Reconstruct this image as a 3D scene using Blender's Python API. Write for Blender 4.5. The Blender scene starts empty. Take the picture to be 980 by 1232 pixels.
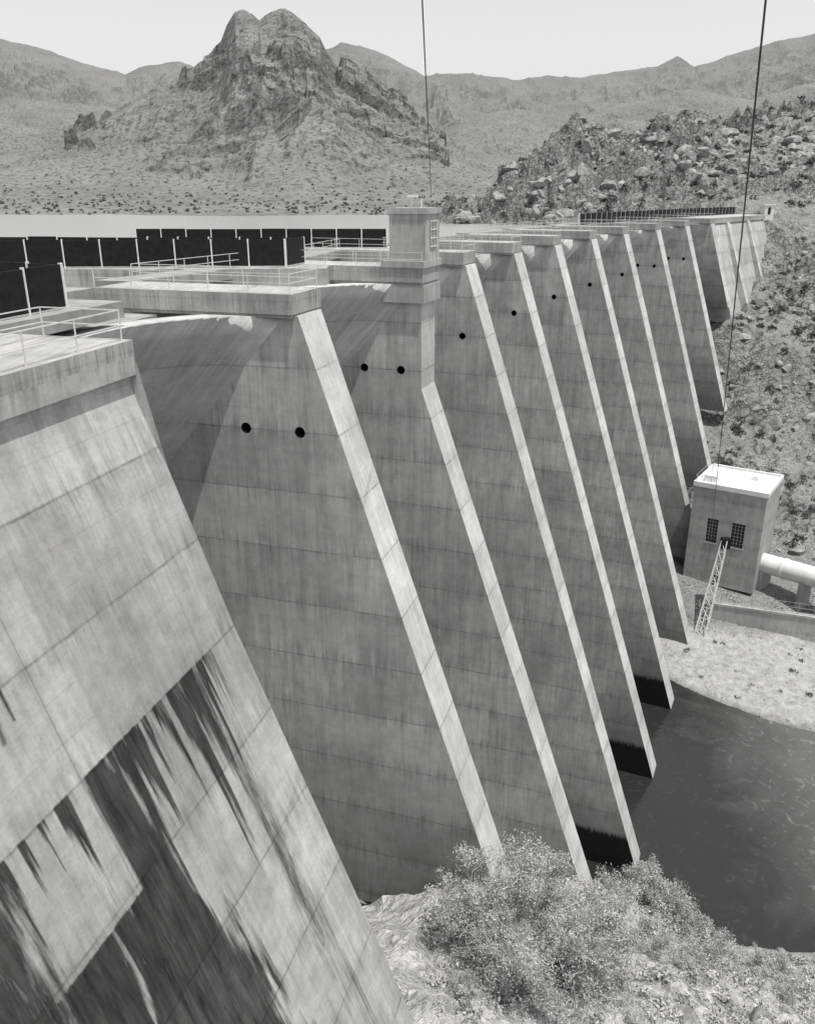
import bpy, bmesh, math, random
import numpy as np
from mathutils import Vector
random.seed(7); rng=np.random.default_rng(11)
scene=bpy.context.scene
R=math.radians
# ---------------------------------------------------------------- noise
def h2(ix,iy,s):
    ix=ix.astype(np.int64); iy=iy.astype(np.int64)
    n=(ix*374761393+iy*668265263+s*974634777)&0xffffffff
    n=((n^(n>>13))*1274126177)&0xffffffff
    n=((n^(n>>16))*2246822519)&0xffffffff
    return ((n^(n>>15))&0xffffff)/float(0x1000000)
def vn(x,y,s=0):
    ix=np.floor(x); iy=np.floor(y); fx=x-ix; fy=y-iy
    fx=fx*fx*fx*(fx*(fx*6-15)+10); fy=fy*fy*fy*(fy*(fy*6-15)+10)
    a=h2(ix,iy,s);b=h2(ix+1,iy,s);c=h2(ix,iy+1,s);d=h2(ix+1,iy+1,s)
    return (a*(1-fx)+b*fx)*(1-fy)+(c*(1-fx)+d*fx)*fy
def fbm(x,y,o=5,s=0,g=.5):
    r=0;a=1;t=0
    for i in range(o):
        r=r+a*vn(x*2**i+i*17.3,y*2**i-i*9.1,s+i);t+=a;a*=g
    return r/t
def ridg(x,y,o=5,s=0,g=.5):
    r=0;a=1;t=0
    for i in range(o):
        n=1-np.abs(2*vn(x*2**i+i*13.7,y*2**i+i*5.3,s+i)-1);r=r+a*n*n;t+=a;a*=g
    return r/t
def voro(x,y,s=0):
    ix=np.floor(x);iy=np.floor(y);f1=np.full(x.shape,9.);f2=np.full(x.shape,9.);c=np.zeros(x.shape)
    for dx in(-1,0,1):
        for dy in(-1,0,1):
            cx=ix+dx;cy=iy+dy
            d=np.hypot(cx+h2(cx,cy,s)-x,cy+h2(cx,cy,s+5)-y);k=h2(cx,cy,s+9)
            m=d<f1; f2=np.where(m,f1,np.minimum(f2,d)); c=np.where(m,k,c); f1=np.where(m,d,f1)
    return f1,f2,c
def sst(a,b,x):
    t=np.clip((x-a)/(b-a),0,1); return t*t*(3-2*t)
# ---------------------------------------------------------------- materials
class N:
    def __init__(s,name):
        s.m=bpy.data.materials.new(name); s.m.use_nodes=True; s.t=s.m.node_tree
        s.b=s.t.nodes['Principled BSDF']; s.b.inputs['Roughness'].default_value=.9
        s.b.inputs['Specular IOR Level'].default_value=.2
    def n(s,ty,ins={},**kw):
        o=s.t.nodes.new(ty)
        for k,v in kw.items(): setattr(o,k,v)
        for k,v in ins.items():
            if isinstance(v,bpy.types.NodeSocket): s.t.links.new(v,o.inputs[k])
            else: o.inputs[k].default_value=v
        return o
    def ma(s,op,a,b=0,c=0,clamp=False):
        return s.n('ShaderNodeMath',{0:a,1:b,2:c},operation=op,use_clamp=clamp).outputs[0]
    def mr(s,v,a,b,c=0,d=1):
        return s.n('ShaderNodeMapRange',{0:v,1:a,2:b,3:c,4:d}).outputs[0]
    def noise(s,vec,sc,det=4,ro=.5,dist=0):
        return s.n('ShaderNodeTexNoise',{'Vector':vec,'Scale':sc,'Detail':det,'Roughness':ro,'Distortion':dist}).outputs[0]
    def comb(s,x,y,z=0.): return s.n('ShaderNodeCombineXYZ',{0:x,1:y,2:z}).outputs[0]
    def grey(s,v): return s.comb(v,v,v)
    def col(s,v): s.t.links.new(s.grey(v),s.b.inputs['Base Color'])
    def bump(s,h,st=.3,d=.1):
        o=s.n('ShaderNodeBump',{'Height':h,'Strength':st,'Distance':d}); s.t.links.new(o.outputs[0],s.b.inputs['Normal'])
def plain(name,v,rough=.8,var=.25,sc=2.,metal=0):
    k=N(name); g=k.n('ShaderNodeNewGeometry').outputs['Position']
    n=k.noise(g,sc,3,.6); k.col(k.ma('MULTIPLY',v,k.mr(n,.25,.75,1-var,1+var)))
    k.b.inputs['Roughness'].default_value=rough; k.b.inputs['Metallic'].default_value=metal
    return k.m
def concrete(name,base,streak=.3,joint=.3,wet=False,stain=False,panel=.12,ujoint=0,mott=1.):
    k=N(name)
    uv=k.n('ShaderNodeUVMap').outputs[0]
    pos=k.n('ShaderNodeNewGeometry').outputs['Position']
    sp=k.n('ShaderNodeSeparateXYZ',{0:uv}); U,V=sp.outputs[0],sp.outputs[1]
    oi=k.n('ShaderNodeObjectInfo').outputs['Random']
    oo=k.ma('MULTIPLY',oi,37.)
    Uo=k.ma('ADD',U,oo)
    q=k.comb(Uo,V,oo)
    big=k.noise(q,.16,3,.6)
    mid=k.noise(q,.9,5,.72)
    fine=k.noise(q,9.,2,.7)
    s1=k.noise(k.comb(k.ma('MULTIPLY',Uo,1.3),k.ma('MULTIPLY',V,.09),oo),1.,4,.7,.3)
    s2=k.noise(k.comb(k.ma('MULTIPLY',Uo,4.5),k.ma('MULTIPLY',V,.3),oo),1.,3,.65,.2)
    lift=k.ma('FLOOR',k.ma('DIVIDE',k.ma('ADD',V,5.4),3.7))
    off=k.n('ShaderNodeTexWhiteNoise',{'W':lift},noise_dimensions='1D').outputs[0]
    cell=k.ma('FLOOR',k.ma('DIVIDE',k.ma('ADD',Uo,k.ma('MULTIPLY',off,9.)),7.3))
    wn=k.n('ShaderNodeTexWhiteNoise',{'Vector':k.comb(lift,cell,oo)},noise_dimensions='3D').outputs[0]
    wob=k.ma('MULTIPLY',k.ma('SUBTRACT',mid,.5),.16)
    jd=k.ma('PINGPONG',k.ma('ADD',k.ma('ADD',V,5.4),wob),1.85)
    jl=k.mr(jd,.0,.08,1,0)
    halo=k.mr(jd,0,.9,1,0)
    jd2=k.ma('PINGPONG',k.ma('ADD',V,5.4),.6166); jl2=k.mr(jd2,.0,.04,1,0)
    jmask=k.mr(big,.38,.6,.25,1)
    jm2=k.mr(mid,.4,.6,.1,1)
    v=k.ma('MULTIPLY',base,k.mr(big,.3,.7,1-.15*mott,1+.13*mott))
    v=k.ma('MULTIPLY',v,k.mr(mid,.25,.75,1-.2*mott,1+.16*mott))
    v=k.ma('MULTIPLY',v,k.mr(fine,.25,.75,.92,1.07))
    v=k.ma('MULTIPLY',v,k.mr(wn,0,1,1-panel,1+panel))
    v=k.ma('MULTIPLY',v,k.mr(s1,.3,.72,1+streak*.45,1-streak))
    v=k.ma('MULTIPLY',v,k.ma('SUBTRACT',1,k.ma('MULTIPLY',k.mr(s2,.5,.7,0,streak*.9),jmask)))
    v=k.ma('MULTIPLY',v,k.mr(s2,.42,.28,1,1+streak*.4))
    v=k.ma('MULTIPLY',v,k.ma('SUBTRACT',1,k.ma('MULTIPLY',k.ma('MULTIPLY',jl,jm2),joint)))
    v=k.ma('MULTIPLY',v,k.ma('SUBTRACT',1,k.ma('MULTIPLY',k.ma('MULTIPLY',jl2,jmask),.14)))
    # efflorescence and dirt hanging below each lift line
    v=k.ma('MULTIPLY',v,k.ma('SUBTRACT',1,k.ma('MULTIPLY',k.ma('MULTIPLY',halo,k.mr(s2,.4,.65,0,1)),.24)))
    if ujoint:
        ud=k.ma('PINGPONG',k.ma('ADD',U,wob),ujoint/2)
        v=k.ma('MULTIPLY',v,k.ma('SUBTRACT',1,k.mr(ud,.01,.05,.3,0)))
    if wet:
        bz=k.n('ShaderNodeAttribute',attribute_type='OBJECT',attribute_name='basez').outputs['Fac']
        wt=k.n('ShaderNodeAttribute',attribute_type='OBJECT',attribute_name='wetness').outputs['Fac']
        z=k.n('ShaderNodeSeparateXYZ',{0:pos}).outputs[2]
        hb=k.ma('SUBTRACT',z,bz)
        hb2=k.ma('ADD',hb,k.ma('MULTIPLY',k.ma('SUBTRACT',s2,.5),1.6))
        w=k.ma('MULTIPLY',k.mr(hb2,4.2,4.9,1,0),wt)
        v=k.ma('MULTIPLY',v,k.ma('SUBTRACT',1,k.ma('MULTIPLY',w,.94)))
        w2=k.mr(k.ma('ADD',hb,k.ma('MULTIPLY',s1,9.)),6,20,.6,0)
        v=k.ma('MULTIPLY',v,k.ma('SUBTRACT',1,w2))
    if stain:
        st=k.n('ShaderNodeAttribute',attribute_name='stain').outputs['Fac']
        br=k.noise(k.comb(k.ma('MULTIPLY',U,8.),k.ma('MULTIPLY',V,.9),0.),1.,5,.75,.5)
        b2=k.noise(k.comb(k.ma('MULTIPLY',U,2.4),k.ma('MULTIPLY',V,.3),4.),1.,5,.7,.4)
        e=k.ma('ADD',k.ma('ADD',st,k.ma('MULTIPLY',k.ma('SUBTRACT',br,.5),.9)),k.ma('MULTIPLY',k.ma('SUBTRACT',b2,.5),.9))
        m=k.mr(e,.3,.85,0,1)
        m=k.ma('MULTIPLY',m,k.mr(b2,.35,.65,.95,.8))
        v=k.ma('MULTIPLY',v,k.ma('SUBTRACT',1,m))
    k.col(v)
    hgt=k.ma('ADD',k.ma('MULTIPLY',mid,.5),k.ma('MULTIPLY',fine,.3))
    k.bump(hgt,.35,.06)
    return k.m
M_side=concrete('concrete_side',.445,.24,.42,wet=True,mott=1.1,panel=.13)
M_strip=concrete('concrete_strip',.5,.15,.5,panel=.11)
M_grav=concrete('concrete_gravity',.35,.2,.5,stain=True,ujoint=10.1,mott=1.5,panel=.15)
M_cop=concrete('concrete_coping',.4,.24,.1,panel=.03)
M_arch=concrete('concrete_arch',.52,.2,.35,panel=.12,wet=True)
M_bld=concrete('concrete_powerhouse',.38,.14,.2,panel=.05)
M_deck=plain('deck_concrete',.28,.9,.3,.8)
M_hole=plain('hole_dark',.02)
M_panel=plain('panel_black',.012,.6,.5,3)
M_white=plain('white_paint',.7,.6,.15,3)
M_rail=plain('rail_paint',.6,.5,.15,4)
M_cable=plain('cable_steel',.05,.5,.1)
M_steel=plain('galvanised_steel',.35,.5,.3,1)
M_glass=plain('window_glass',.03,.15,.3,2)
M_pipe=plain('pipe_paint',.68,.5,.12,.5)
# ---------------------------------------------------------------- mesh builder
class MB:
    def __init__(s): s.v=[];s.f=[];s.m=[]
    def add(s,vs,fs,mi=0):
        o=len(s.v); s.v+= [tuple(v) for v in vs]; s.f+=[tuple(i+o for i in f) for f in fs]
        s.m+= (mi if isinstance(mi,list) else [mi]*len(fs))
    def hexa(s,c,mi=0):
        s.add(c,[(3,2,1,0),(4,5,6,7),(0,1,5,4),(1,2,6,5),(2,3,7,6),(3,0,4,7)],mi)
    def bar(s,p,q,r,mi=0,n=4):
        p=Vector(p);q=Vector(q);d=(q-p)
        if d.length<1e-6:return
        d.normalize(); u=d.cross(Vector((0,0,1)))
        if u.length<.05:u=Vector((1,0,0))
        u.normalize(); w=d.cross(u); vs=[]
        for e in(p,q):
            for i in range(n):
                an=2*math.pi*(i+.5)/n; vs.append(e+u*math.cos(an)*r+w*math.sin(an)*r)
        fs=[(i,(i+1)%n,n+(i+1)%n,n+i) for i in range(n)]+[tuple(range(n))[::-1],tuple(range(n,2*n))]
        s.add(vs,fs,mi)
    def obj(s,name,mats,parent=None,smooth=False,uv=True):
        me=bpy.data.meshes.new(name); me.from_pydata(s.v,[],s.f); 
        for m in mats: me.materials.append(m)
        if len(mats)>1: me.polygons.foreach_set('material_index',s.m)
        if uv: autouv(me)
        if smooth: me.polygons.foreach_set('use_smooth',[True]*len(me.polygons))
        me.update()
        o=bpy.data.objects.new(name,me); scene.collection.objects.link(o)
        if parent: o.parent=parent
        return o
def autouv(me):
    ul=me.uv_layers[0] if me.uv_layers else me.uv_layers.new(name='UVMap')
    me.update()
    vs=np.empty(len(me.vertices)*3);me.vertices.foreach_get('co',vs);vs=vs.reshape(-1,3)
    li=np.empty(len(me.loops),dtype=np.int32);me.loops.foreach_get('vertex_index',li)
    nf=len(me.polygons);nr=np.empty(nf*3);me.polygons.foreach_get('normal',nr);nr=nr.reshape(-1,3)
    lt=np.empty(nf,dtype=np.int32);me.polygons.foreach_get('loop_total',lt)
    nl=np.repeat(nr,lt,axis=0);P=vs[li]
    hl=np.hypot(nl[:,0],nl[:,1]);flat=hl<.3
    hl=np.maximum(hl,1e-6);tx=-nl[:,1]/hl;ty=nl[:,0]/hl
    U=np.where(flat,P[:,0],P[:,0]*tx+P[:,1]*ty);V=np.where(flat,P[:,1],P[:,2])
    ul.data.foreach_set('uv',np.stack([U,V],1).ravel())
def empty(name,loc=(0,0,0)):
    o=bpy.data.objects.new(name,None);scene.collection.objects.link(o);o.location=(0,0,0);return o
def gridmesh(name,X,Y,Z,mat,smooth=True,parent=None,attrs={}):
    nr,nc=X.shape
    co=np.stack([X,Y,Z],-1).reshape(-1,3)
    i=np.arange(nr*nc).reshape(nr,nc)
    f=np.stack([i[:-1,:-1],i[:-1,1:],i[1:,1:],i[1:,:-1]],-1).reshape(-1,4)
    return npmesh(name,co,f,mat,smooth,parent,attrs)
def npmesh(name,co,f,mats,smooth=False,parent=None,attrs={},mi=None):
    if not isinstance(mats,list):mats=[mats]
    me=bpy.data.meshes.new(name);k=f.shape[1];n=len(f)
    me.vertices.add(len(co));me.vertices.foreach_set('co',co.astype(np.float32).ravel())
    me.loops.add(n*k);me.loops.foreach_set('vertex_index',f.astype(np.int32).ravel())
    me.polygons.add(n);me.polygons.foreach_set('loop_start',(np.arange(n)*k).astype(np.int32))
    me.update(calc_edges=True)
    me.polygons.foreach_set('use_smooth',np.full(n,smooth))
    for m in mats:me.materials.append(m)
    if mi is not None: me.polygons.foreach_set('material_index',mi.astype(np.int32))
    for kx,v in attrs.items():
        a=me.attributes.new(kx,'FLOAT','POINT');a.data.foreach_set('value',v.ravel().astype(np.float32))
    me.validate();me.update()
    o=bpy.data.objects.new(name,me);scene.collection.objects.link(o)
    if parent:o.parent=parent
    return o
# ---------------------------------------------------------------- camera, light
cam=bpy.data.cameras.new('camera');co=bpy.data.objects.new('camera',cam);scene.collection.objects.link(co)
co.rotation_euler=(R(90-20.86),0,0);cam.sensor_fit='HORIZONTAL';cam.sensor_width=36;cam.lens=36.73
cam.clip_start=.5;cam.clip_end=30000;scene.camera=co
S=Vector((.17,-.2,.95)).normalized()
sl=bpy.data.lights.new('sun','SUN');sl.energy=4.3;sl.angle=R(.5);sl.color=(1,.985,.96)
so=bpy.data.objects.new('sun',sl);scene.collection.objects.link(so);so.rotation_euler=S.to_track_quat('Z','Y').to_euler()
w=bpy.data.worlds.new('World');scene.world=w;w.use_nodes=True;nt=w.node_tree
bg=nt.nodes['Background'];sk=nt.nodes.new('ShaderNodeTexSky');sk.sky_type='NISHITA';sk.sun_disc=False
sk.sun_elevation=math.asin(S.z);sk.sun_rotation=math.atan2(S.x,S.y);sk.dust_density=1.6;sk.air_density=1.0
# blue-sensitive black and white film: the sky records by its blue channel
bw=nt.nodes.new('ShaderNodeSeparateColor');nt.links.new(sk.outputs[0],bw.inputs[0])
gn=nt.nodes.new('ShaderNodeMath');gn.operation='MULTIPLY';gn.inputs[1].default_value=1.08
nt.links.new(bw.outputs[2],gn.inputs[0]);nt.links.new(gn.outputs[0],bg.inputs[0])
bg.inputs[1].default_value=.15
scene.view_settings.view_transform='Standard';scene.view_settings.look='None';scene.view_settings.exposure=0
# ---------------------------------------------------------------- dam layout
ZD=-5.0
BX=[-10.2,-5.08,2.5,6.66,13.4,20.9,29.2,38.5,49.3,61.1,72.9]
BY=[31.1,49.9,67.6,85.1,102.1,118.6,135.1,152.6,171.1,190.6,209.1]
TH=[15.5,17.5,20,21.5,23.5,25.5,27,29,30.5,32,33.5]
TB=[34,42,63,71,70,70,66,58,51,40,20]
def fr(i):
    t=R(TH[i]);return Vector((BX[i],BY[i],ZD)),Vector((math.sin(t),math.cos(t),0)),Vector((math.cos(t),-math.sin(t),0))
def P(i,s,a,t):
    c,A,D=fr(i);return c+D*s+A*a-Vector((0,0,t))
dam=empty('concrete_dam')
def sp(t):return -.17-.91*t
def boxl(mb,i,s0,s1,a0,a1,t0,t1,mi=0):
    mb.hexa([P(i,s0,a0,t1),P(i,s1,a0,t1),P(i,s1,a1,t1),P(i,s0,a1,t1),P(i,s0,a0,t0),P(i,s1,a0,t0),P(i,s1,a1,t0),P(i,s0,a1,t0)],mi)
A0,A1=-3.6,-.35
cutters=[]
HS={1:(-.05,-3.5),2:(-1.9,-5.0),3:(0,-3.4)}
for i in range(1,11):
    tb=TB[i]
    if i==2: prof=[(-.25,1.2),(-.2,9.2),(.35*(tb-9.2)-.2,tb)]
    else: prof=[(.335*1.2-.25,1.2),(.335*tb-.2,tb)]
    prof+=[(sp(tb)-1,tb),(sp(1.2)-1,1.2)]
    n=len(prof);mb=MB()
    vs=[P(i,s,A0,t) for s,t in prof]+[P(i,s,A1,t) for s,t in prof]
    fs=[tuple(range(n))[::-1],tuple(range(n,2*n))];ms=[0,0]
    for k in range(n):
        fs.append((k,(k+1)%n,n+(k+1)%n,n+k)); ms.append(1 if k<n-3 else 0)
    mb.add(vs,fs,ms)
    o=mb.obj('buttress_%d'%i,[M_side,M_strip,M_hole],dam)
    bm=bmesh.new();bm.from_mesh(o.data);bmesh.ops.recalc_face_normals(bm,faces=bm.faces);bm.to_mesh(o.data);bm.free()
    o['basez']=max(-72.0,ZD-tb);o['wetness']=1.0 if i in(3,4,5) else 0.
    if i<10:
        cb=MB()
        for s2 in HS.get(i,(.45,-2.8)):
            vs=[]
            for a in(A0-1,A0+1.4):
                for k in range(20):
                    an=2*math.pi*k/20;vs.append(P(i,s2+.33*math.cos(an),a,7.8+.33*math.sin(an)))
            cb.add(vs,[tuple(range(20))[::-1],tuple(range(20,40))]+[(k,(k+1)%20,20+(k+1)%20,20+k) for k in range(20)])
        c=cb.obj('cut',[M_hole],None)
        bm=bmesh.new();bm.from_mesh(c.data);bmesh.ops.recalc_face_normals(bm,faces=bm.faces);bm.to_mesh(c.data);bm.free()
        md=o.modifiers.new('b','BOOLEAN');md.operation='DIFFERENCE';md.object=c;md.solver='EXACT';md.material_mode='TRANSFER'
        cutters.append((o,c))
bpy.context.view_layer.update();dg=bpy.context.evaluated_depsgraph_get()
for o,c in cutters:
    me=bpy.data.meshes.new_from_object(o.evaluated_get(dg));o.modifiers.clear();o.data=me;autouv(me)
for o,c in cutters: bpy.data.objects.remove(c)
# copings and handrails
ext={2:-31,3:-30}
cop=MB();rail=MB();pan=MB()
def railing(pts,sp_=2.6,rh=1.05,r=.032):
    first=True
    for a,b in zip(pts[:-1],pts[1:]):
        L=(b-a).length;n=max(1,round(L/sp_))
        for k in range(0 if first else 1,n+1):
            p=a.lerp(b,k/n);rail.bar(p,p+Vector((0,0,rh-.01)),r)
        first=False
        for hh in(rh,.55): rail.bar(a+Vector((0,0,hh)),b+Vector((0,0,hh)),r*.85)
for i in range(1,11):
    e=ext.get(i,-12.6)
    boxl(cop,i,e,0,-4,0,0,1.1)
    boxl(cop,i,e,-.12,-3.88,-.12,1.1,1.3)
    railing([P(i,max(e,-16),-3.85,0),P(i,-.15,-3.85,0),P(i,-.15,-.15,0),P(i,-12,-.15,0)])
def strip(mb,pa,pb,qa,qb,z0,z1,mi=0):
    z=lambda p,zz:(p.x,p.y,zz)
    mb.hexa([z(pa,z1),z(pb,z1),z(qb,z1),z(qa,z1),z(pa,z0),z(pb,z0),z(qb,z0),z(qa,z0)],mi)
wk=MB()
for i in range(0,10):
    strip(wk,P(i,-15.5,0,0),P(i,-12.62,0,0),P(i+1,-15.5,-4,0),P(i+1,-12.62,-4,0),ZD-.03,ZD-.75)
    strip(wk,P(i,-13,0,0),P(i,-8.5,0,0),P(i+1,-13,-4,0),P(i+1,-8.5,-4,0),ZD-1.4,ZD-2.2)
    if i>0: railing([P(i,-12.75,.1,0),P(i+1,-12.75,-4.1,0)],2.6,1.02)
boxl(wk,0,-12.2,-7.3,0,10.5,.0,.8)
wk.obj('crest_walkway',[M_deck],dam);cop.obj('coping',[M_cop],dam)
# arches
lake_edge=[]
def arcpt(i,q,t,off):
    s=sp(t)+.6
    a=P(i,s,A1,t);b=P(i+1,s,A0,t)
    D=(fr(i)[2]+fr(i+1)[2]).normalized();A=(b-a).normalized()
    rise=6.4+off; 
    g=math.sqrt(max(0,1-(2*q-1)**2))
    return a.lerp(b,q)-A*off*(1-2*q)*1.0-D*(rise*g)
for i in range(0,10):
    tb=min(TB[i],TB[i+1])+14 if i>0 else 58
    qs=[(1-math.cos(math.pi*k/28))/2 for k in range(29)];ts=[1.25]+[tb*k/24 for k in range(1,25)]
    X=np.array([[tuple(arcpt(i,q,t,0)) for q in qs] for t in ts]);X2=np.array([[tuple(arcpt(i,q,t,1.6)) for q in qs] for t in ts])
    vs=np.concatenate([X[::-1],X2],0)
    o=gridmesh('arch_%d'%(i+1),vs[...,0],vs[...,1],vs[...,2],M_arch,True,dam)
    autouv(o.data)
    ul=o.data.uv_layers[0];nr,nc=vs.shape[:2]
    arc=np.concatenate([[0],np.cumsum(np.linalg.norm(np.diff(X[0],axis=0),axis=1))])
    UU=np.tile(arc,(nr,1)).ravel();VV=vs[...,2].ravel()
    li=np.empty(len(o.data.loops),dtype=np.int32);o.data.loops.foreach_get('vertex_index',li)
    ul.data.foreach_set('uv',np.stack([UU[li],VV[li]],1).ravel())
    o['basez']=ZD-tb+12;o['wetness']=0.
    for k in range(0,29,2): lake_edge.append(arcpt(i,qs[k],4.0,.8))
# gravity block on near abutment
prof=[(0,.6),(0,1.3),(-.28,1.34),(-.25,1.8),(-.07,2.4),(.2,3.1),(.5,3.9),(.88,4.8)]
tt=4.8
while tt<46:
    tt+=.12;prof.append((.88+(tt-4.8)*.345 if tt<11.4 else 3.157+(tt-11.4)*.385,tt))
prof=np.array(prof);aa=np.concatenate([np.arange(-90,-30,3.),np.arange(-30,-18,.2),np.arange(-18,.001,.08)]);aa[-1]=0
c,A,D=fr(0);c=np.array(c);A=np.array(A);D=np.array(D)
Sg,Ag=np.meshgrid(prof[:,0],aa);Tg=np.meshgrid(prof[:,1],aa)[0]
PX=c[0]+D[0]*Sg+A[0]*Ag;PY=c[1]+D[1]*Sg+A[1]*Ag;PZ=ZD-Tg
def streaks(a,t,t0,amp,sc,seed,thr):
    L=amp*np.clip((fbm(a*sc,a*0+seed*3.1,5,seed,.6)-thr)/(1-thr),0,1)*3.
    return sst(-.4,.8,(L-(t-t0))/(.8+.45*L))*(t>t0)*(L>.05)
n1=fbm(Ag*1.4,Tg*.2,4,3)-.5
n2=fbm(Ag*2.5,Tg*.12,5,13,.6)-.5
rb=-9.1+(Tg-11.5)*.2+n1*2.6+n2*1.6; lb=np.where(Tg<15.4,-10.15,-10.9-(Tg-15.4)*.25+n1*1.5)
main=sst(-.5,.6,rb-Ag)*sst(0,.3,Ag-lb)*(Tg>11.45)
m2=streaks(Ag,Tg,11.5,7,1.5,5,.48)*(Ag>-9.6)*(Ag<-1.9)*(.62+.6*n2)
m2b=streaks(Ag,Tg,11.5,3.,2.2,25,.45)*(Ag>-9.6)*(Ag<-2.2)*.9
m3=streaks(Ag,Tg,11.5,3.0,1.9,8,.45)*(Ag<-10.1)*(Tg<15.3)
m4=(sst(0,1,-13.4+n1*2-Ag)*(Tg>12.0))*.85
m5=(Tg>15.45)*(Ag<-10.2)*sst(.34,.6,fbm(Ag*1.2,Tg*.15,4,21)+.14)
up=np.exp(-((Ag+11.7+(Tg-8)*.1)/.12)**2)*(Tg>7.7)*(Tg<9.2)+np.exp(-((Ag+11.2)/.1)**2)*(Tg>7.8)*(Tg<8.8)
soft=.3*sst(.42,.72,fbm(Ag*1.6,Tg*.1,5,33,.6))*sst(11.4,12,Tg)*sst(0,1.6,-1.4-Ag)
soft2=.38*np.exp(-((Ag+3.3-(Tg-15)*.03)/.55)**2)*sst(13,16,Tg)
soft3=.22*sst(.55,.75,fbm(Ag*1.1,Tg*.09,5,43,.6))
st=np.clip(np.maximum.reduce([main,m2,m2b,m3*.9,m4,m5,up*.85,soft2])+soft+soft3,0,1)
o=gridmesh('gravity_face',PX,PY,PZ,M_grav,False,dam,{'stain':st})
me=o.data;ul=me.uv_layers.new(name='UVMap');li=np.empty(len(me.loops),dtype=np.int32);me.loops.foreach_get('vertex_index',li)
ul.data.foreach_set('uv',np.stack([Ag.ravel()[li],PZ.ravel()[li]],1).ravel())
gb=MB()
boxl(gb,0,-13,.0,-90,0,0,.6,0)
boxl(gb,0,-13,-.4,-90,-.02,.6,46,0)
vs=[P(0,float(s),-.01,float(t)) for s,t in prof[::8]];n=len(vs);vs+=[P(0,-.5,-.01,46),P(0,-.5,-.01,.6)]
gb.add(vs,[tuple(range(len(vs)))])
gb.obj('gravity_block',[M_cop],dam)
railing([P(0,-.25,-60,0),P(0,-.25,-.3,0),P(0,-3.6,-.3,0),P(0,-3.6,-30,0)],2.6,1.1)
rail.obj('handrail',[M_rail],dam)
# end wall to far abutment
ew=MB();E=Vector((100,247,ZD));c10=P(10,0,0,0);dE=(E-c10).normalized();nE=Vector((dE.y,-dE.x,0))
def ewp(f,s,t):return c10.lerp(E,f)+nE*s-Vector((0,0,t))
nseg=5
for k in range(nseg):
    f0,f1=k/nseg,(k+1)/nseg-.0
    ew.hexa([ewp(f0,-8,24),ewp(f0,.3*24,24),ewp(f1,.3*24,24),ewp(f1,-8,24),ewp(f0,-6,1.2),ewp(f0,-.2,1.2),ewp(f1,-.2,1.2),ewp(f1,-6,1.2)])
    if k in(1,3):
        g=.02;ew.hexa([ewp(f0,0,24),ewp(f0,.33*24+1.2,24),ewp(f0+g*2,.33*24+1.2,24),ewp(f0+g*2,0,24),ewp(f0,-.3,1.2),ewp(f0,.4,1.2),ewp(f0+g*2,.4,1.2),ewp(f0+g*2,-.3,1.2)],1)
ew.hexa([ewp(0,-9,1.2),ewp(0,.1,1.2),ewp(1,.1,1.2),ewp(1,-9,1.2),ewp(0,-9,0),ewp(0,.1,0),ewp(1,.1,0),ewp(1,-9,0)],0)
oe=ew.obj('abutment_wall',[M_side,M_strip],dam);oe['basez']=-60.;oe['wetness']=0.
# black panel parapets
def prow(a,b,h=2.0,pitch=2.6):
    a=Vector(a);b=Vector(b);L=(b-a).length;n=max(1,round(L/pitch));d=(b-a).normalized();nn=Vector((d.y,-d.x,0))
    for k in range(n):
        p=a.lerp(b,k/n)+d*.06;q=a.lerp(b,(k+1)/n)-d*.06
        dz=random.uniform(-.03,.05)
        e=nn*.05;z0=Vector((0,0,.1));z1=Vector((0,0,h+dz))
        pan.hexa([p-e+z0,p+e+z0,q+e+z0,q-e+z0,p-e+z1,p+e+z1,q+e+z1,q-e+z1],0)
    for k in range(n+1):
        p=a.lerp(b,k/n);e=nn*.08;f=d*.045;z1=Vector((0,0,h+.06))
        pan.hexa([p-e-f,p+e-f,p+e+f,p-e+f,p-e-f+z1,p+e-f+z1,p+e+f+z1,p-e+f+z1],1)
    pan.bar(a+Vector((0,0,.06)),b+Vector((0,0,.06)),.05,1)
prow((-21.5,20,ZD),(-16.2,40.3,ZD));prow((-16.2,40.4,ZD),(-20,42,ZD))
prow((-36,63.2,ZD),(-9.1,64.6,ZD),1.95);prow((-9.1,64.8,ZD),(-8.1,68,ZD),1.95);prow((-33,70.5,ZD),(-8.2,68.1,ZD),1.9)
prow((-27.5,88.8,ZD),(-2.1,88.6,ZD),1.85);
pl=[P(i,-8.4,-2,0) for i in(7,8,9,10)]+[ewp(.25,-8.3,0),ewp(.6,-8.3,0),ewp(1,-8.3,0)]
for a,b in zip(pl[:-1],pl[1:]): prow(a,b,2.0,3.)
pan.obj('parapet_panels',[M_panel,M_white],dam)
sb=MB()
strip(sb,Vector((-37,62.4,0)),Vector((-6,63.6,0)),Vector((-37,72,0)),Vector((-6,70,0)),ZD-.015,ZD-1.4)
strip(sb,Vector((-29,87.6,0)),Vector((-1,87,0)),Vector((-29,92,0)),Vector((-1,92,0)),ZD-.015,ZD-1.4)
for x,y in((-35,64),(-35,70),(-24,64),(-24,70),(-14,70),(-27,89),(-18,89)):
    sb.hexa([(x-.5,y-.5,-40),(x+.5,y-.5,-40),(x+.5,y+.5,-40),(x-.5,y+.5,-40),(x-.5,y-.5,ZD-1.35),(x+.5,y-.5,ZD-1.35),(x+.5,y+.5,ZD-1.35),(x-.5,y+.5,ZD-1.35)])
sb.obj('intake_deck',[M_cop],dam)
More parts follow.
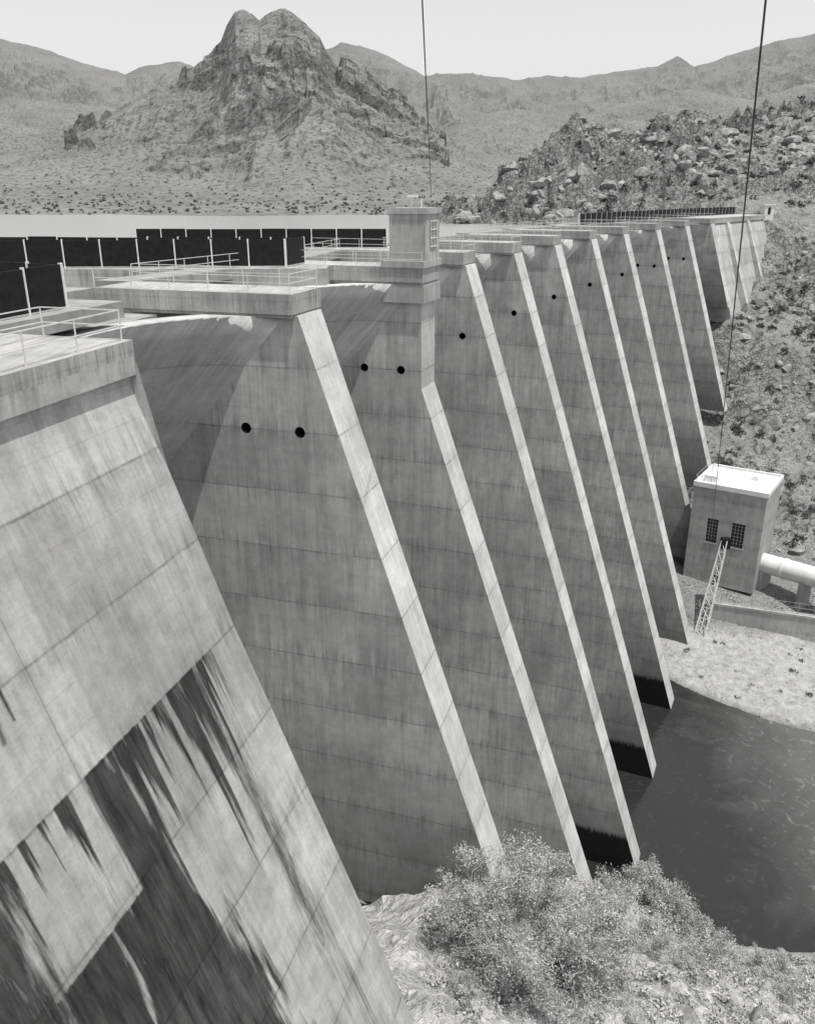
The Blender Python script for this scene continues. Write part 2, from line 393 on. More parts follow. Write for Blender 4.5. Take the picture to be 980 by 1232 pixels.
# tower on third buttress
tw=MB()
boxl(tw,2,-2.8,.05,-3.6,-.3,-.02-3.75,.02);boxl(tw,2,-2.9,.15,-3.7,-.2,-4.15,-3.74);boxl(tw,2,-3.3,.12,-4.1,.1,-.45,.04)
boxl(tw,2,-3.3,.1,-3.95,-.05,1.3,2.6)
boxl(tw,2,.05,.09,-2.6,-1.1,-3.3,-1.3,1)
for k in range(5): boxl(tw,2,.09,.13,-2.6+k*.36,-2.54+k*.36,-3.3,-1.3,2)
for k in range(4): boxl(tw,2,.09,.135,-2.6,-1.1,-3.25+k*.6,-3.19+k*.6,2)
tw.bar(P(2,-1.6,-2,-4.1),P(2,-1.6,-2,-4.9),.05,2);boxl(tw,2,-1.9,-1.1,-2.2,-1.9,-5.05,-4.88,2);tw.bar(P(2,-1.0,-1.5,-4.1),P(2,-1.0,-1.5,-4.8),.05,2)
tw.obj('gate_tower',[M_cop,M_glass,M_white],dam)
# ---------------------------------------------------------------- cables
def cable(name,a,b,r,sag):
    a=Vector(a);b=Vector(b);mb=MB();n=24;pts=[a.lerp(b,k/n)-Vector((0,0,sag*4*(k/n)*(1-k/n))) for k in range(n+1)]
    for p,q in zip(pts[:-1],pts[1:]):mb.bar(p,q,r,0,6)
    mb.obj(name,[M_cable])
T=Vector((1.75,65.4,-.1));U=Vector((.38,24.6,4.65));cable('overhead_cable',T,U+(U-T)*.4,.022,.0)
Bq=Vector((50.2,126.5,-58));U=Vector((7.55,20.2,3.85));cable('overhead_cable',Bq,U+(U-Bq)*.12,.027,.6)
# ---------------------------------------------------------------- powerhouse
ph=empty('powerhouse')
th=R(34);dd=Vector((math.cos(th),-math.sin(th),0));aa_=Vector((math.sin(th),math.cos(th),0));o0=Vector((50.5,138.4,-65.6))
def q(x,y,z):return o0+dd*x+aa_*y+Vector((0,0,z))
def qb(mb,x0,x1,y0,y1,z0,z1,mi=0):mb.hexa([q(x0,y0,z0),q(x1,y0,z0),q(x1,y1,z0),q(x0,y1,z0),q(x0,y0,z1),q(x1,y0,z1),q(x1,y1,z1),q(x0,y1,z1)],mi)
W,Dp,H=12.2,12,18.6
mb=MB()
wins=[(3.0,4.9,7.9,12.4),(7.2,9.4,7.9,12.4)]
xs=[0,3.0,4.9,7.2,9.4,W]
for a,b in zip(xs[:-1],xs[1:]):
    if (a,b) in((3.0,4.9),(7.2,9.4)): qb(mb,a,b,0,.5,0,7.9);qb(mb,a,b,0,.5,12.4,H-.7)
    else: qb(mb,a,b,0,.5,0,H-.7)
qb(mb,0,W,.5,Dp,0,H-.7)
mb.obj('walls',[M_bld],ph)
mb=MB();qb(mb,-.15,W+.15,-.15,Dp+.15,H-.7,H-.25);qb(mb,-.15,W+.15,-.15,.25,H-.25,H+.15);qb(mb,-.15,W+.15,Dp-.25,Dp+.15,H-.25,H+.15);qb(mb,-.15,.25,.25,Dp-.25,H-.25,H+.15);qb(mb,W-.25,W+.15,.25,Dp-.25,H-.25,H+.15)
qb(mb,1,3,2,4,H-.25,H+.9);qb(mb,8,9,7,8,H-.25,H+.5)
mb.obj('roof',[M_pipe],ph)
mb=MB()
for x0,x1,z0,z1 in wins:
    qb(mb,x0,x1,.42,.47,z0,z1,0)
    for k in range(1,4):
        x=x0+(x1-x0)*k/4;qb(mb,x-.04,x+.04,.36,.42,z0,z1,1)
    for k in range(1,7):
        z=z0+(z1-z0)*k/7;qb(mb,x0,x1,.34,.36,z-.04,z+.04,1)
    qb(mb,x0-.15,x1+.15,-.12,.3,z0-.2,z0,2)
mb.obj('windows',[M_glass,M_steel,M_bld],ph)
mb=MB();qb(mb,W,W+.06,4,6.2,0,3,0);qb(mb,5.4,6.4,-.05,0,0,2.2,0)
for k in range(4):
    mb.bar(q(.3+k*1.2,.1,H+.15),q(.3+k*1.2,.1,H+1.2),.04,1);mb.bar(q(.1,.5+k*3.6,H+.15),q(.1,.5+k*3.6,H+1.2),.04,1)
mb.bar(q(.1,.1,H+1.2),q(4,.1,H+1.2),.04,1);mb.bar(q(.1,.1,H+1.2),q(.1,Dp,H+1.2),.04,1);mb.bar(q(2,3,H+.8),q(2,3,H+4),.06,1)
mb.obj('doors_and_roof_rail',[M_glass,M_steel],ph)
# penstock
mb=MB();pa=Vector((61.5,138.2,-61.6));pb=Vector((69,128,-60.6));dv=(pb-pa).normalized();pe=pa+dv*60
mb.bar(pa,pe,1.75,0,32)
for k in range(1,8): p=pa+dv*(k*7.5);mb.bar(p-dv*.15,p+dv*.15,1.9,0,32)
po=mb.obj('penstock_pipe',[M_pipe,M_bld]);
mb=MB()
for k in range(0,8):
    p=pa+dv*(4+k*7.5);e=dv.cross(Vector((0,0,1))).normalized()
    mb.hexa([p-e*1.6-dv*.5-Vector((0,0,8)),p+e*1.6-dv*.5-Vector((0,0,8)),p+e*1.6+dv*.5-Vector((0,0,8)),p-e*1.6+dv*.5-Vector((0,0,8)),p-e*1.5-dv*.4-Vector((0,0,.9)),p+e*1.5-dv*.4-Vector((0,0,.9)),p+e*1.5+dv*.4-Vector((0,0,.9)),p-e*1.5+dv*.4-Vector((0,0,.9))])
mb.obj('saddles',[M_bld],po)
# retaining wall + fence
rw=MB();fe=MB();pts=[Vector((51,127.5,0)),Vector((67,122,0)),Vector((100,110,0)),Vector((140,96,0))]
for a,b in zip(pts[:-1],pts[1:]):
    d=(b-a).normalized();nn=Vector((d.y,-d.x,0))*.35
    for (z0,z1,e) in((-74,-65.3,1.),(-65.3,-64.9,1.4)):
        z=lambda p,zz:(p.x,p.y,zz);n2_=nn*e
        rw.hexa([z(a-n2_,z0),z(a+n2_,z0),z(b+n2_,z0),z(b-n2_,z0),z(a-n2_,z1),z(a+n2_,z1),z(b+n2_,z1),z(b-n2_,z1)])
    L=(b-a).length;n=int(L/2.4)
    for k in range(n):
        p=a.lerp(b,k/n);fe.bar((p.x,p.y,-64.9),(p.x,p.y,-62.9),.05)
    for hh in(-64.6,-63.8,-62.95): fe.bar((a.x,a.y,hh),(b.x,b.y,hh),.035)
rw.obj('retaining_wall',[M_cop]);fe.obj('wire_fence',[M_steel])
mb=MB()
def lattice(a,b,w_,n):
    a=Vector(a);b=Vector(b);e=Vector((.85,-.5,0))*w_/2;g=Vector((.5,.85,0))*w_/2
    cs=[e+g,e-g,-e-g,-e+g]
    for c_ in cs: mb.bar(a+c_,b+c_*.5,.1)
    for k in range(n):
        p=a.lerp(b,k/n);r_=a.lerp(b,(k+1)/n);s0=1-.5*k/n;s1=1-.5*(k+1)/n
        for m in range(4):
            mb.bar(p+cs[m]*s0,r_+cs[(m+1)%4]*s1,.06);mb.bar(r_+cs[m]*s1,r_+cs[(m+1)%4]*s1,.05)
lattice((49.6,124.5,-70.5),(53.2,128.5,-54),1.8,9)
mb.bar((52.6,128.6,-65.5),(52.6,128.6,-55),.1);mb.bar((49.6,124.5,-69),(52.6,128.6,-62),.09)
mb.hexa([(52.6,127.9,-55.4),(54,127.9,-55.4),(54,129,-55.4),(52.6,129,-55.4),(52.6,127.9,-53.6),(54,127.9,-53.6),(54,129,-53.6),(52.6,129,-53.6)],1)
mb.obj('lattice_mast',[M_rail,M_panel])
mb=MB();g=Vector((101,250,-5))
def gbx(x0,x1,y0,y1,z0,z1,mi=0):
    mb.hexa([g+Vector(v) for v in((x0,y0,z0),(x1,y0,z0),(x1,y1,z0),(x0,y1,z0),(x0,y0,z1),(x1,y0,z1),(x1,y1,z1),(x0,y1,z1))],mi)
gbx(0,2.6,0,2.6,-3,2.4);gbx(-.2,2.8,-.2,2.8,2.4,2.65);gbx(.9,1.7,-.03,0,0,1.9,1)
mb.obj('gatehouse',[M_white,M_glass])
# ---------------------------------------------------------------- near terrain
CP=np.array([(-10,-30,-14),(20,-30,-22),(0,0,-30),(2,15,-34),(1,28,-37.5),(8,33,-41.5),(13,34,-44),(8,46,-46.5),(14,52,-54),(20,62,-68),(22,48,-55.5),(28,56,-66),(32,64,-72.2),(30,69,-72.8),(28,78,-76),(41.7,63.6,-72.2),(33,48,-61.5),(45,50,-63.5),(60,50,-64),(60,62,-71),(90,60,-68),(30,20,-48),(60,20,-50),(100,20,-55),(25,36,-49),
(40,75,-76),(60,80,-77),(90,80,-77),(130,76,-77),(34,92,-77),(45,92,-76),(41,104,-76),(15,85,-77),(20,100,-77),(10,72,-74),
(57.9,98,-72.2),(45,110,-71.6),(44,120,-70.6),(60,110,-70.7),(68.5,121,-70),(100,96,-72.3),(120,100,-70),(160,95,-70),(50,124,-70.2),(95,106,-70),
(51,130,-65.6),(55,136,-65.6),(68,131,-65.6),(62,144,-65),(82,126,-65.5),(76,142,-62.5),(84.7,165,-52.7),(56,152,-61),(64,166,-54),(71.5,189.6,-44),(84,175,-46),(84,190,-35),(78,205,-29),(96.6,236,-19.5),(113,240,-19),(122,262,-5),(101,252,-5.3),(90,226,-23),(106,210,-25),(110,190,-31),(110,160,-43),(112,140,-51),(112,118,-63),(150,200,-12),(150,150,-30),(150,120,-50),(200,150,-20),(200,220,10),(260,100,-20),(260,300,25),
(99,264,-4),(85,264,-12),(60,250,-18),(40,280,-16),(17,298,-11),(32,310,0),(46,315,11),(61,322,23),(80,325,21),(98,330,30),(111,335,24),(121,345,17),(150,420,30),(158,420,38),(187,420,33),(230,420,36),(90,290,3),(110,283,2),(140,300,10),(140,262,1),(170,300,14),(200,300,20),(60,288,-2),(45,294,-4),(60,305,10),(80,302,9),(20,350,-16),(60,380,-12),(100,400,0),(100,450,-10),(40,450,-25),(150,460,15),(220,460,20),
(-55,100,-40),(-55,200,-40),(-55,300,-30),(0,250,-35),(20,220,-35),(-50,450,-30),(0,380,-25),(-10,150,-60),(0,60,-66),(-20,60,-55),(0,100,-77),(15,130,-76),(25,150,-70),(42,175,-58),(56,200,-42),(72,225,-28),(-20,40,-45),(-35,20,-30),(-50,0,-20),(-50,-40,-12)],float)
def tps(C,x,y):
    n=len(C);s=60.;p=C[:,:2]/s
    def U_(r2):return .5*r2*np.log(r2+1e-9)
    d2=((p[:,None]-p[None])**2).sum(-1);K=U_(d2)+np.eye(n)*.004
    Pm=np.c_[np.ones(n),p];Am=np.zeros((n+3,n+3));Am[:n,:n]=K;Am[:n,n:]=Pm;Am[n:,:n]=Pm.T
    w_=np.linalg.solve(Am,np.r_[C[:,2],0,0,0]);out=w_[n]+w_[n+1]*x/s+w_[n+2]*y/s
    for k in range(n): out=out+w_[k]*U_((x/s-p[k,0])**2+(y/s-p[k,1])**2)
    return out
gx=np.concatenate([np.arange(-62,-4,1.),np.arange(-4,50,.45),np.arange(50,262,1.)]);gy=np.concatenate([np.arange(-42,20,1.),np.arange(20,72,.45),np.arange(72,462,1.)])
GX,GY=np.meshgrid(gx,gy);GZ=tps(CP,GX,GY)
dom=(fbm(GX/14,GY/14,4,2)-.5)*2
wx=GX+dom*5;wy=GY+(fbm(GX/14,GY/14,4,77)-.5)*10
rock=np.clip((GZ+68)/8,0,1)*np.where(GY<75,.5,1.)
yard=sst(3,8,np.maximum(np.abs(GX-64)-16,np.abs(GY-134)-9));rock*=yard
hill=sst(262,290,GY)
f1,f2,cc=voro(wx/9,wy/9,3);g1,g2,c2=voro(wx/3.4,wy/3.4,8);k1,k2,c3=voro(wx/22,wy/22,12)
crag=sst(.42,.6,fbm(GX/26,GY/26,4,61))
disp=(cc-.45)*4.6*sst(.02,.2,f2-f1)+(c2-.5)*2.8*sst(.0,.22,g2-g1)+(c3-.5)*6*sst(.05,.25,k2-k1)
disp=disp*(.35+1.05*crag)+(ridg(GX/40,GY/40,5,5)-.5)*8*hill+(ridg(GX/12,GY/12,4,15)-.5)*3.5*crag+(fbm(GX/4,GY/4,4,9)-.5)*2.
GZ=GZ+disp*rock*(.6+.5*hill)+(fbm(GX/5,GY/5,5,14)-.5)*1.4*np.where(rock<.2,.5,1)
e1,e2,ec=voro(GX/1.5+dom,GY/1.5,31)
GZ=GZ+(GY<72)*np.clip((GZ+72)/3,0,1)*((ec-.4)*.55*sst(0,.3,e2-e1)+(fbm(GX/.9,GY/.9,3,35)-.5)*.5)
xl=np.interp(GY,BY+[247,262],BX+[100,125])-9
resv=(GX<xl)&(GY<250)
lim=np.where(GY<45,-20.,-14.)
GZ=np.where(resv,np.minimum(GZ,lim),GZ)
def hz(x,y):
    ix=np.clip(np.searchsorted(gx,x,side='right')-1,0,len(gx)-2);iy=np.clip(np.searchsorted(gy,y,side='right')-1,0,len(gy)-2)
    a=np.clip((x-gx[ix])/(gx[ix+1]-gx[ix]),0,1);b=np.clip((y-gy[iy])/(gy[iy+1]-gy[iy]),0,1)
    return (GZ[iy,ix]*(1-a)+GZ[iy,ix+1]*a)*(1-b)+(GZ[iy+1,ix]*(1-a)+GZ[iy+1,ix+1]*a)*b
k=N('rocky_ground');g=k.n('ShaderNodeNewGeometry');pos=g.outputs['Position'];nz=k.n('ShaderNodeSeparateXYZ',{0:g.outputs['Normal']}).outputs[2]
n1_=k.noise(pos,.12,4,.6);n2_=k.noise(pos,.9,5,.7);n3_=k.noise(pos,3.2,3,.65)
vo=k.n('ShaderNodeTexVoronoi',{'Vector':pos,'Scale':.55,'Randomness':1.},feature='DISTANCE_TO_EDGE').outputs[0]
soil=k.ma('MULTIPLY',.27,k.mr(n2_,.3,.7,.7,1.25))
rk=k.ma('MULTIPLY',.24,k.mr(n2_,.3,.72,.4,1.7));rk=k.ma('MULTIPLY',rk,k.mr(vo,0,.1,.4,1))
steep=k.mr(k.ma('ADD',nz,k.ma('MULTIPLY',k.ma('SUBTRACT',n2_,.5),.3)),.72,.88,0,1)
v=k.n('ShaderNodeMix',{0:steep,2:rk,3:soil}).outputs[0]
scr=k.ma('MULTIPLY',k.mr(n3_,.5,.58,0,.75),k.mr(n1_,.4,.58,0.15,1))
v=k.ma('MULTIPLY',v,k.ma('SUBTRACT',1,scr));v=k.ma('MULTIPLY',v,k.mr(n1_,.3,.7,.8,1.15))
pz=k.n('ShaderNodeSeparateXYZ',{0:pos});zz=pz.outputs[2]
fg=k.mr(pz.outputs[1],62,80,1,0)
v=k.n('ShaderNodeMix',{0:fg,2:v,3:k.ma('MULTIPLY',.42,k.mr(k.ma('ADD',n2_,k.ma('MULTIPLY',n3_,.6)),.5,1.05,.4,1.4))}).outputs[0]
beach=k.mr(k.ma('ADD',zz,k.ma('MULTIPLY',n1_,1.5)),-68.6,-67.6,1,0)
bc=k.ma('MULTIPLY',.4,k.mr(n2_,.3,.7,.6,1.2));bc=k.ma('MULTIPLY',bc,k.mr(zz,-72.2,-71.6,.45,1))
v=k.n('ShaderNodeMix',{0:beach,2:v,3:bc}).outputs[0]
k.col(v);k.bump(k.ma('ADD',n2_,k.ma('MULTIPLY',n3_,.5)),.9,.6)
M_rock=k.m
terr=gridmesh('terrain',GX,GY,GZ,M_rock,False)
# ---------------------------------------------------------------- water
k=N('lake_water');pos=k.n('ShaderNodeNewGeometry').outputs['Position'];nn=k.noise(k.n('ShaderNodeVectorMath',{0:pos,1:(.5,1.2,1)},operation='MULTIPLY').outputs[0],.7,3,.6)
k.b.inputs['Base Color'].default_value=(.3,.3,.3,1);k.b.inputs['Roughness'].default_value=.25;k.b.inputs['Specular IOR Level'].default_value=.5;k.bump(nn,.5,.25);M_lake=k.m
mb=MB()
e0=P(0,-12,-90,0)
L=[(-3500,-300),(e0.x-30,-300),(e0.x,e0.y)]+[(P(0,-12,0,0).x,P(0,-12,0,0).y)]+[(p.x,p.y) for p in lake_edge]+[(ewp(.5,-7,0).x,ewp(.5,-7,0).y),(97,250),(112,275),(130,300),(150,460),(150,700),(-3500,700)]
mb.add([(x,y,-9.0) for x,y in L],[tuple(range(len(L)))]);lk=mb.obj('lake',[M_lake],uv=False)
bm=bmesh.new();bm.from_mesh(lk.data);bmesh.ops.triangulate(bm,faces=bm.faces,ngon_method='EAR_CLIP')
for f in bm.faces:
    f.normal_update()
    if f.normal.z<0:f.normal_flip()
bm.to_mesh(lk.data);bm.free()
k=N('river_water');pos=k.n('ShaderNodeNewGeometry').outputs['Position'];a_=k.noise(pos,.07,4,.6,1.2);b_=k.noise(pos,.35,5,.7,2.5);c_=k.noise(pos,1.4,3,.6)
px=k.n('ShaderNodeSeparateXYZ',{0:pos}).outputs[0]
shade_fade=k.mr(k.ma('ADD',px,k.ma('MULTIPLY',a_,22.)),50,66,0,1)  # buttress shade painted into the water colour: dark by the dam, paler outward
v=k.ma('ADD',.022,k.ma('MULTIPLY',shade_fade,.07));fo=k.ma('MULTIPLY',k.mr(b_,.56,.72,0,.13),k.ma('ADD',.15,shade_fade));k.col(k.ma('ADD',v,fo))
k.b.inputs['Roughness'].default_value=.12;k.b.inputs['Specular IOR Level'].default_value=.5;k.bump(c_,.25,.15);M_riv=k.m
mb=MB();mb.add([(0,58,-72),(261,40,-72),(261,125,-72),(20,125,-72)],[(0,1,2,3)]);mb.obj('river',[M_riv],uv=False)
# ---------------------------------------------------------------- mountains
def sv(px,py):
    u=(px-490)/1000;v=(py-616)/1000;r=(.934*v+.357)/(.934-.357*v);return u*(.934+.357*r),-r
def prof_(pts):
    q_=[sv(*p) for p in pts];q_.sort();return np.array([a for a,b in q_]),np.array([b for a,b in q_])
far=prof_([(-900,90),(-600,50),(-300,70),(-100,40),(0,43),(60,58),(100,72),(150,86),(168,78),(185,76),(215,71),(240,80),(300,80),(395,55),(412,47),(450,56),(480,72),(510,88),(560,84),(620,93),(660,88),(700,90),(750,82),(790,78),(815,64),(835,78),(870,66),(900,56),(940,46),(980,37),(1100,20),(1400,40),(1900,80)])
pk=prof_([(-900,260),(-300,255),(-100,225),(0,200),(80,165),(140,128),(190,100),(230,82),(250,68),(264,50),(272,30),(282,13),(292,9),(303,14),(312,22),(320,16),(330,10),(342,7),(352,12),(366,26),(384,40),(390,54),(402,74),(440,98),(470,120),(520,150),(560,185),(600,215),(650,245),(900,262),(1900,262)])
mid=prof_([(-900,180),(-300,170),(0,115),(60,120),(130,125),(200,150),(260,190),(380,235),(440,200),(500,170),(560,142),(620,128),(680,140),(760,118),(830,104),(900,118),(980,96),(1200,90),(1900,120)])
bs=np.concatenate([np.linspace(-1.3,-.62,60),np.linspace(-.61,.61,1000),np.linspace(.62,1.3,60)])
Ys=np.concatenate([np.linspace(385,470,18),np.geomspace(475,1700,340),np.geomspace(1715,3600,130),np.geomspace(3700,9000,10)])
Bm,Ym=np.meshgrid(bs,Ys);Xm=Bm*Ym
apl=lambda Y:np.minimum(-9+.04*(Y-425),25.)
ap=apl(Ym)+(fbm(Xm/140,Ym/140,5,40)-.5)*18*sst(440,700,Ym)+(fbm(Xm/50,Ym/50,5,41)-.5)*3*sst(440,560,Ym)
ap=ap+(fbm(Xm/70,Xm*0,3,44)-.5)*3*(1-sst(425,600,Ym))
h=ap.copy()
wb=(fbm(Xm/260,Ym/260,5,60)-.5)*.09
for (pr,Yk,Y0,W_,ns,seed) in((pk,1450,600,500,1.,1),(mid,1950,1150,400,.8,2),(far,3000,1800,900,.7,3)):
    x=np.clip((Ym-Y0)/(Yk-Y0),0,1);taper=1-x
    Bw=Bm+wb*taper*(1.5 if seed==1 else 1)
    E_=np.interp(Bw,*pr);Hc=E_*Yk;base=apl(Yk)
    ff=np.where(Ym<=Yk,x**(1.5 if seed==1 else 1.35),np.clip(1-(Ym-Yk)/W_,0,1)**1.2)
    rel=np.maximum(Hc-base,0)
    r_=ridg(Xm/210+seed*7,Ym/210,5,50+seed*9,.5)
    r2=ridg(Xm/60+seed*7,Ym/60,5,70+seed*9,.55)
    apx=ap*(1-x)+base*x
    hh=apx+rel*ff+ns*rel*.34*(r_-.62)*(x*(1-x)*4)**.7*(Ym<=Yk)+(r2-.5)*ns*(13 if seed<3 else 18)*x**.5*(rel>5)*np.where(ff>.93,.6,1)
    if seed==1:
        kf=sst(.6,.68,fbm(Xm/75,Ym/75,4,91));v1,v2,vc=voro(Xm/20,Ym/20,4)
        hh=hh+kf*(8+16*vc)*sst(.25,.6,x)*(rel>60)
        # summit cliffs: stepped towers
        u1,u2,uc=voro(Xm/24+3,Ym/40,6);v1,v2,vc=voro(Xm/10,Ym/16,16)
        cr=sst(.66,.8,ff)*sst(225,275,rel)
        hh=hh+cr*((uc-.5)*26*sst(0,.2,u2-u1)+(vc-.5)*16)*np.where(ff>.97,.35,1)
    h=np.where((Ym<=Yk+W_)&(x>0),np.maximum(h,hh),h)
k=N('mountain_ground');g=k.n('ShaderNodeNewGeometry');pos=g.outputs['Position'];nz=k.n('ShaderNodeSeparateXYZ',{0:g.outputs['Normal']}).outputs[2]
n1_=k.noise(pos,.008,4,.6);n2_=k.noise(pos,.09,5,.7);n3_=k.noise(pos,.22,3,.7)
yy=k.n('ShaderNodeSeparateXYZ',{0:pos}).outputs[1]
soil=k.ma('MULTIPLY',.19,k.mr(n1_,.3,.7,.78,1.2));rk=k.ma('MULTIPLY',.12,k.mr(n2_,.3,.72,.35,1.8))
st_=k.mr(k.ma('ADD',nz,k.ma('MULTIPLY',k.ma('SUBTRACT',n2_,.5),.35)),.6,.84,0,1)
v=k.n('ShaderNodeMix',{0:st_,2:rk,3:soil}).outputs[0]
v=k.ma('MULTIPLY',v,k.ma('SUBTRACT',1,k.mr(n3_,.5,.62,0,.55)))
v=k.n('ShaderNodeMix',{0:k.mr(yy,1300,3000,0,.5),2:v,3:.19}).outputs[0]  # haze painted into the colour: far slopes blend towards an even grey
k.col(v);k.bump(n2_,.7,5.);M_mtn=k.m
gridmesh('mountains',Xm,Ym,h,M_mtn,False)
mb=MB();mb.add([(-9000,-9000,-90),(9000,-9000,-90),(9000,9000,-90),(-9000,9000,-90)],[(0,1,2,3)]);mb.obj('ground',[M_mtn],uv=False)
# ---------------------------------------------------------------- boulders
bm=bmesh.new();bmesh.ops.create_icosphere(bm,subdivisions=2,radius=1);IV=np.array([v.co[:] for v in bm.verts]);IF=np.array([[v.index for v in f.verts] for f in bm.faces]);bm.free()
def rocks(name,items,mat):
    C=[];F=[];o=0
    for (x,y,z,r) in items:
        d=rng.normal(size=(9,3));d/=np.linalg.norm(d,axis=1)[:,None];lim_=rng.uniform(.35,.7,9)
        V_=IV.copy()
        for j in range(9):
            pr_=V_@d[j];m=pr_>lim_[j];V_[m]-=np.outer(pr_[m]-lim_[j],d[j])
        V_=V_*(r*rng.uniform(.7,1.5,3))*[1,1,.85];an=rng.uniform(0,6.28);c_,s_=math.cos(an),math.sin(an)
        V_=V_@np.array([[c_,s_,0],[-s_,c_,0],[0,0,1]]);C.append(V_+[x,y,z]);F.append(IF+o);o+=len(IV)
    return npmesh(name,np.concatenate(C),np.concatenate(F),mat)
its=[]
def addr(n,x0,x1,y0,y1,r0,r1,cond=None,pw=3.):
    x=rng.uniform(x0,x1,n);y=rng.uniform(y0,y1,n);z=hz(x,y);dn=fbm(x/12,y/12,3,99)
    for a,b,c_,d_ in zip(x,y,z,dn):
        if d_<rng.uniform(.3,.62):continue
        if cond and not cond(a,b,c_):continue
        r=r0+(r1-r0)*rng.uniform()**pw;its.append((a,b,c_-r*.25,r))
xln=lambda y:np.interp(y,BY+[247,262],BX+[100,125])
addr(3000,10,230,282,345,.5,3.6,lambda x,y,z:z>-9)
addr(700,100,240,345,440,.8,4,lambda x,y,z:z>-5)
addr(2000,60,170,140,262,.25,2.6,lambda x,y,z:x>xln(y)+9 and z>-64,4.)
addr(700,44,150,95,126,.1,.7,lambda x,y,z:z>-72.2,4.)
addr(2200,1,70,24,66,.07,.8,lambda x,y,z:z>-72.3,4.)
k=N('boulder_stone');pos=k.n('ShaderNodeNewGeometry').outputs['Position'];n2_=k.noise(pos,.8,4,.7);k.col(k.ma('MULTIPLY',.28,k.mr(n2_,.3,.7,.4,1.4)));k.bump(n2_,.6,.3)
rocks('boulders',its,k.m)
# ---------------------------------------------------------------- vegetation
def leafmat(name,v):
    k=N(name);g=k.n('ShaderNodeNewGeometry');n=k.noise(g.outputs['Position'],.9,2,.6);r_=g.outputs['Random Per Island']
    k.col(k.ma('MULTIPLY',v,k.ma('MULTIPLY',k.mr(n,.3,.7,.6,1.35),k.mr(r_,0,1,.7,1.3))));k.b.inputs['Roughness'].default_value=.6
    return k.m
M_l1=leafmat('foliage_pale',.38);M_l2=leafmat('foliage_desert',.085);M_l3=leafmat('foliage_far',.12);M_bark=plain('bark',.36,.9,.3,3)
def leaves(P_,size,elong=3.):
    n=len(P_);d=rng.normal(size=(n,3));d/=np.linalg.norm(d,axis=1)[:,None];e=rng.normal(size=(n,3));e-=d*(e*d).sum(1)[:,None];e/=np.linalg.norm(e,axis=1)[:,None]
    s=size*rng.uniform(.6,1.4,n)[:,None];V_=np.stack([P_-d*s,P_+e*s/elong,P_+d*s,P_-e*s/elong],1).reshape(-1,3)
    return V_,np.arange(n*4).reshape(n,4)
def tree(name,base,rad,hgt,nst,nl,leaf):
    par=empty(name);mb=MB();pts=[]
    base=Vector(base)
    def grow(p,d,L,r,lev):
        n=4
        for s_ in range(n):
            d=(d+Vector(rng.normal(size=3))*.16+Vector((0,0,.05))).normalized();q_=p+d*L/n
            mb.bar(p,q_,r*(1-s_*.15),0,5 if lev<2 else 3);p=q_
            if lev>=1:
                pts.append((p,lev,L))
            if lev<3 and s_>=1:
                for _ in range(2 if lev<2 else 3):
                    dd_=(d+Vector(rng.normal(size=3))*.62).normalized();grow(p,dd_,L*rng.uniform(.4,.62),r*.5,lev+1)
    for k_ in range(nst):
        an=2*math.pi*k_/nst+rng.uniform(-.3,.3);el=rng.uniform(.25,1.2);d=Vector((math.cos(an)*math.cos(el)*rad/hgt,math.sin(an)*math.cos(el)*rad/hgt,math.sin(el)+.15)).normalized()
        L=(rad*math.cos(el)**.5+hgt*.35)*rng.uniform(.5,.72);grow(base.copy(),d,L,.09*hgt/6,0)
    mb.obj('branches',[M_bark],par)
    tw_=np.array([tuple(p) for p,l,_ in pts if l>=2])
    keep=fbm(tw_[:,0]*.7,tw_[:,1]*.7+tw_[:,2]*.9,2,int(rng.integers(99)))>.36;kk=np.where(keep)[0];idx=kk[rng.integers(0,len(kk),nl)]
    Pn=tw_[idx]+rng.normal(size=(nl,3))*.17*rad/4
    V_,F_=leaves(Pn,leaf,4.);npmesh('leaves',V_,F_,M_l1,False,par)
    return par
def gz(x,y):return float(hz(np.array([x]),np.array([y]))[0])
tree('palo_verde_tree',(6.8,35.4,gz(6.8,35.4)-.2),4.9,6.6,12,64000,.085)
tree('palo_verde_tree',(4.4,34.2,gz(4.4,34.2)-.2),2.6,3.6,8,18000,.075)
tree('palo_verde_tree',(10.2,36.5,gz(10.2,36.5)-.2),2.8,3.8,8,18000,.075)
tree('desert_bush',(20.2,53,gz(20.2,53)-.2),4.2,7.4,11,30000,.11)
tree('desert_bush',(23.5,51.5,gz(23.5,51.5)-.2),2.8,4.4,8,12000,.1)
tree('desert_bush',(31.3,54,gz(31.3,54)-.2),2.0,3.2,8,9000,.09)
tree('desert_bush',(15.5,40,gz(15.5,40)-.2),2.4,2.6,8,9000,.08)
tree('desert_bush',(20,42,gz(20,42)-.2),2.6,2.6,8,9000,.08)
tree('desert_bush',(26,44,gz(26,44)-.2),2.0,2.2,8,7000,.08)
tree('desert_bush',(3.0,31.0,gz(3.0,31.0)-.2),1.1,1.5,6,3500,.07)
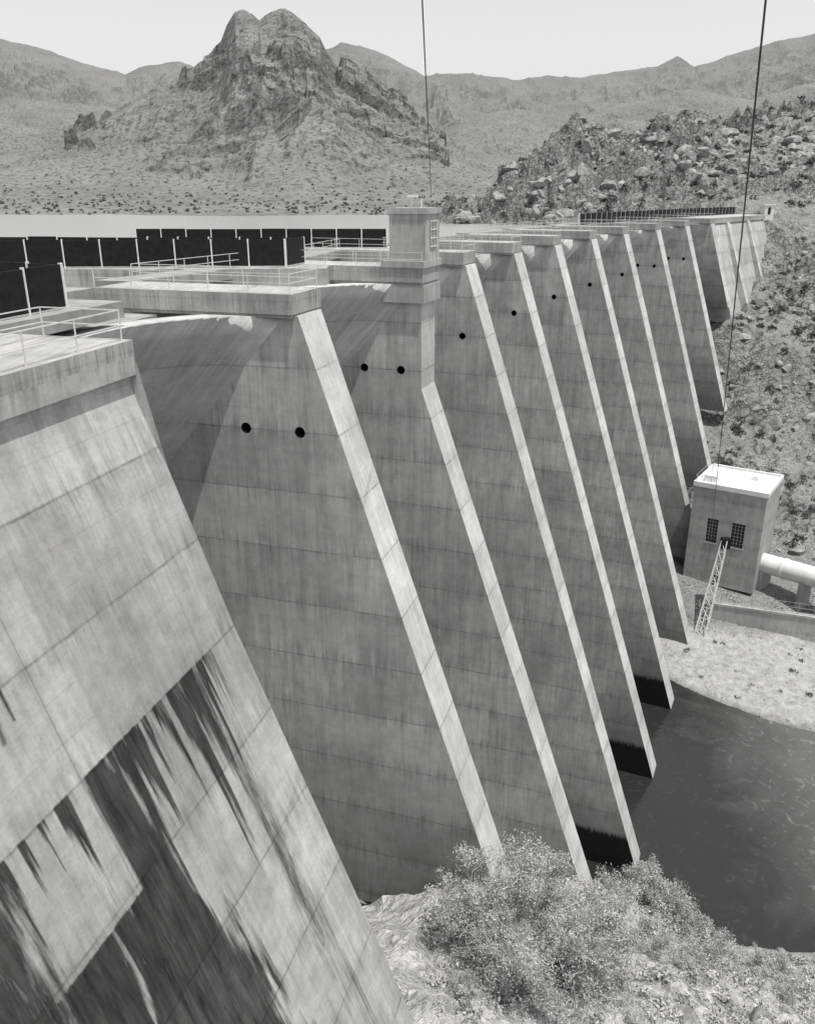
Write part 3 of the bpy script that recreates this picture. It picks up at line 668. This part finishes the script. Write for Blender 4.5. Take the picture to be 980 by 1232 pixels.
def scrub(name,boxes,mat):
    PP=[];SS=[]
    for (n,x0,x1,y0,y1,r0,r1,cond,nl,lf) in boxes:
        x=rng.uniform(x0,x1,n);y=rng.uniform(y0,y1,n);z=hz(x,y)
        for a,b,c_ in zip(x,y,z):
            if not cond(a,b,c_):continue
            r=rng.uniform(r0,r1);m=int(nl*(r/r1)**1.3)+6;d=rng.normal(size=(m,3));d/=np.linalg.norm(d,axis=1)[:,None];d[:,2]=np.abs(d[:,2])
            PP.append(d*r*rng.uniform(.35,1,(m,1))*[1,1,.85]+[a,b,c_]);SS.append(np.full(m,lf*r))
    PP=np.concatenate(PP);SS=np.concatenate(SS);V_,F_=leaves(PP,1.0,2.);c_=np.repeat(PP,4,0);V_=c_+(V_-c_)*np.repeat(SS,4)[:,None]
    return npmesh(name,V_,F_,mat)
scrub('desert_scrub',[(2200,5,240,264,440,.5,1.9,lambda x,y,z:z>-8.5,40,.3),(2600,50,200,130,262,.35,1.5,lambda x,y,z:x>xln(y)+9 and z>-63.5,44,.27),(140,44,150,100,126,.2,.8,lambda x,y,z:z>-71.3,40,.25)],M_l2)
scrub('dry_grass',[(4200,1,60,24,62,.15,.75,lambda x,y,z:z>-71.8,50,.2)],M_l1)
x=rng.uniform(-330,330,1500);y=440+rng.exponential(150,1500)
bi=np.clip(np.searchsorted(bs,x/y),1,len(bs)-1);yi=np.clip(np.searchsorted(Ys,y),1,len(Ys)-1);z=h[yi,bi]
ok=(z>-9.2)&(y<1000);x,y,z=x[ok],y[ok],z[ok];PP=[];SS=[]
for a,b,c_ in zip(x,y,z):
    r=rng.uniform(.5,1.5);m=16;d=rng.normal(size=(m,3));d/=np.linalg.norm(d,axis=1)[:,None];d[:,2]=abs(d[:,2]);PP.append(d*r*rng.uniform(.3,1,(m,1))+[a,b,c_]);SS.append(np.full(m,.45*r))
PP=np.concatenate(PP);SS=np.concatenate(SS);V_,F_=leaves(PP,1.,1.6);c_=np.repeat(PP,4,0);V_=c_+(V_-c_)*np.repeat(SS,4)[:,None];npmesh('shore_scrub',V_,F_,M_l3)
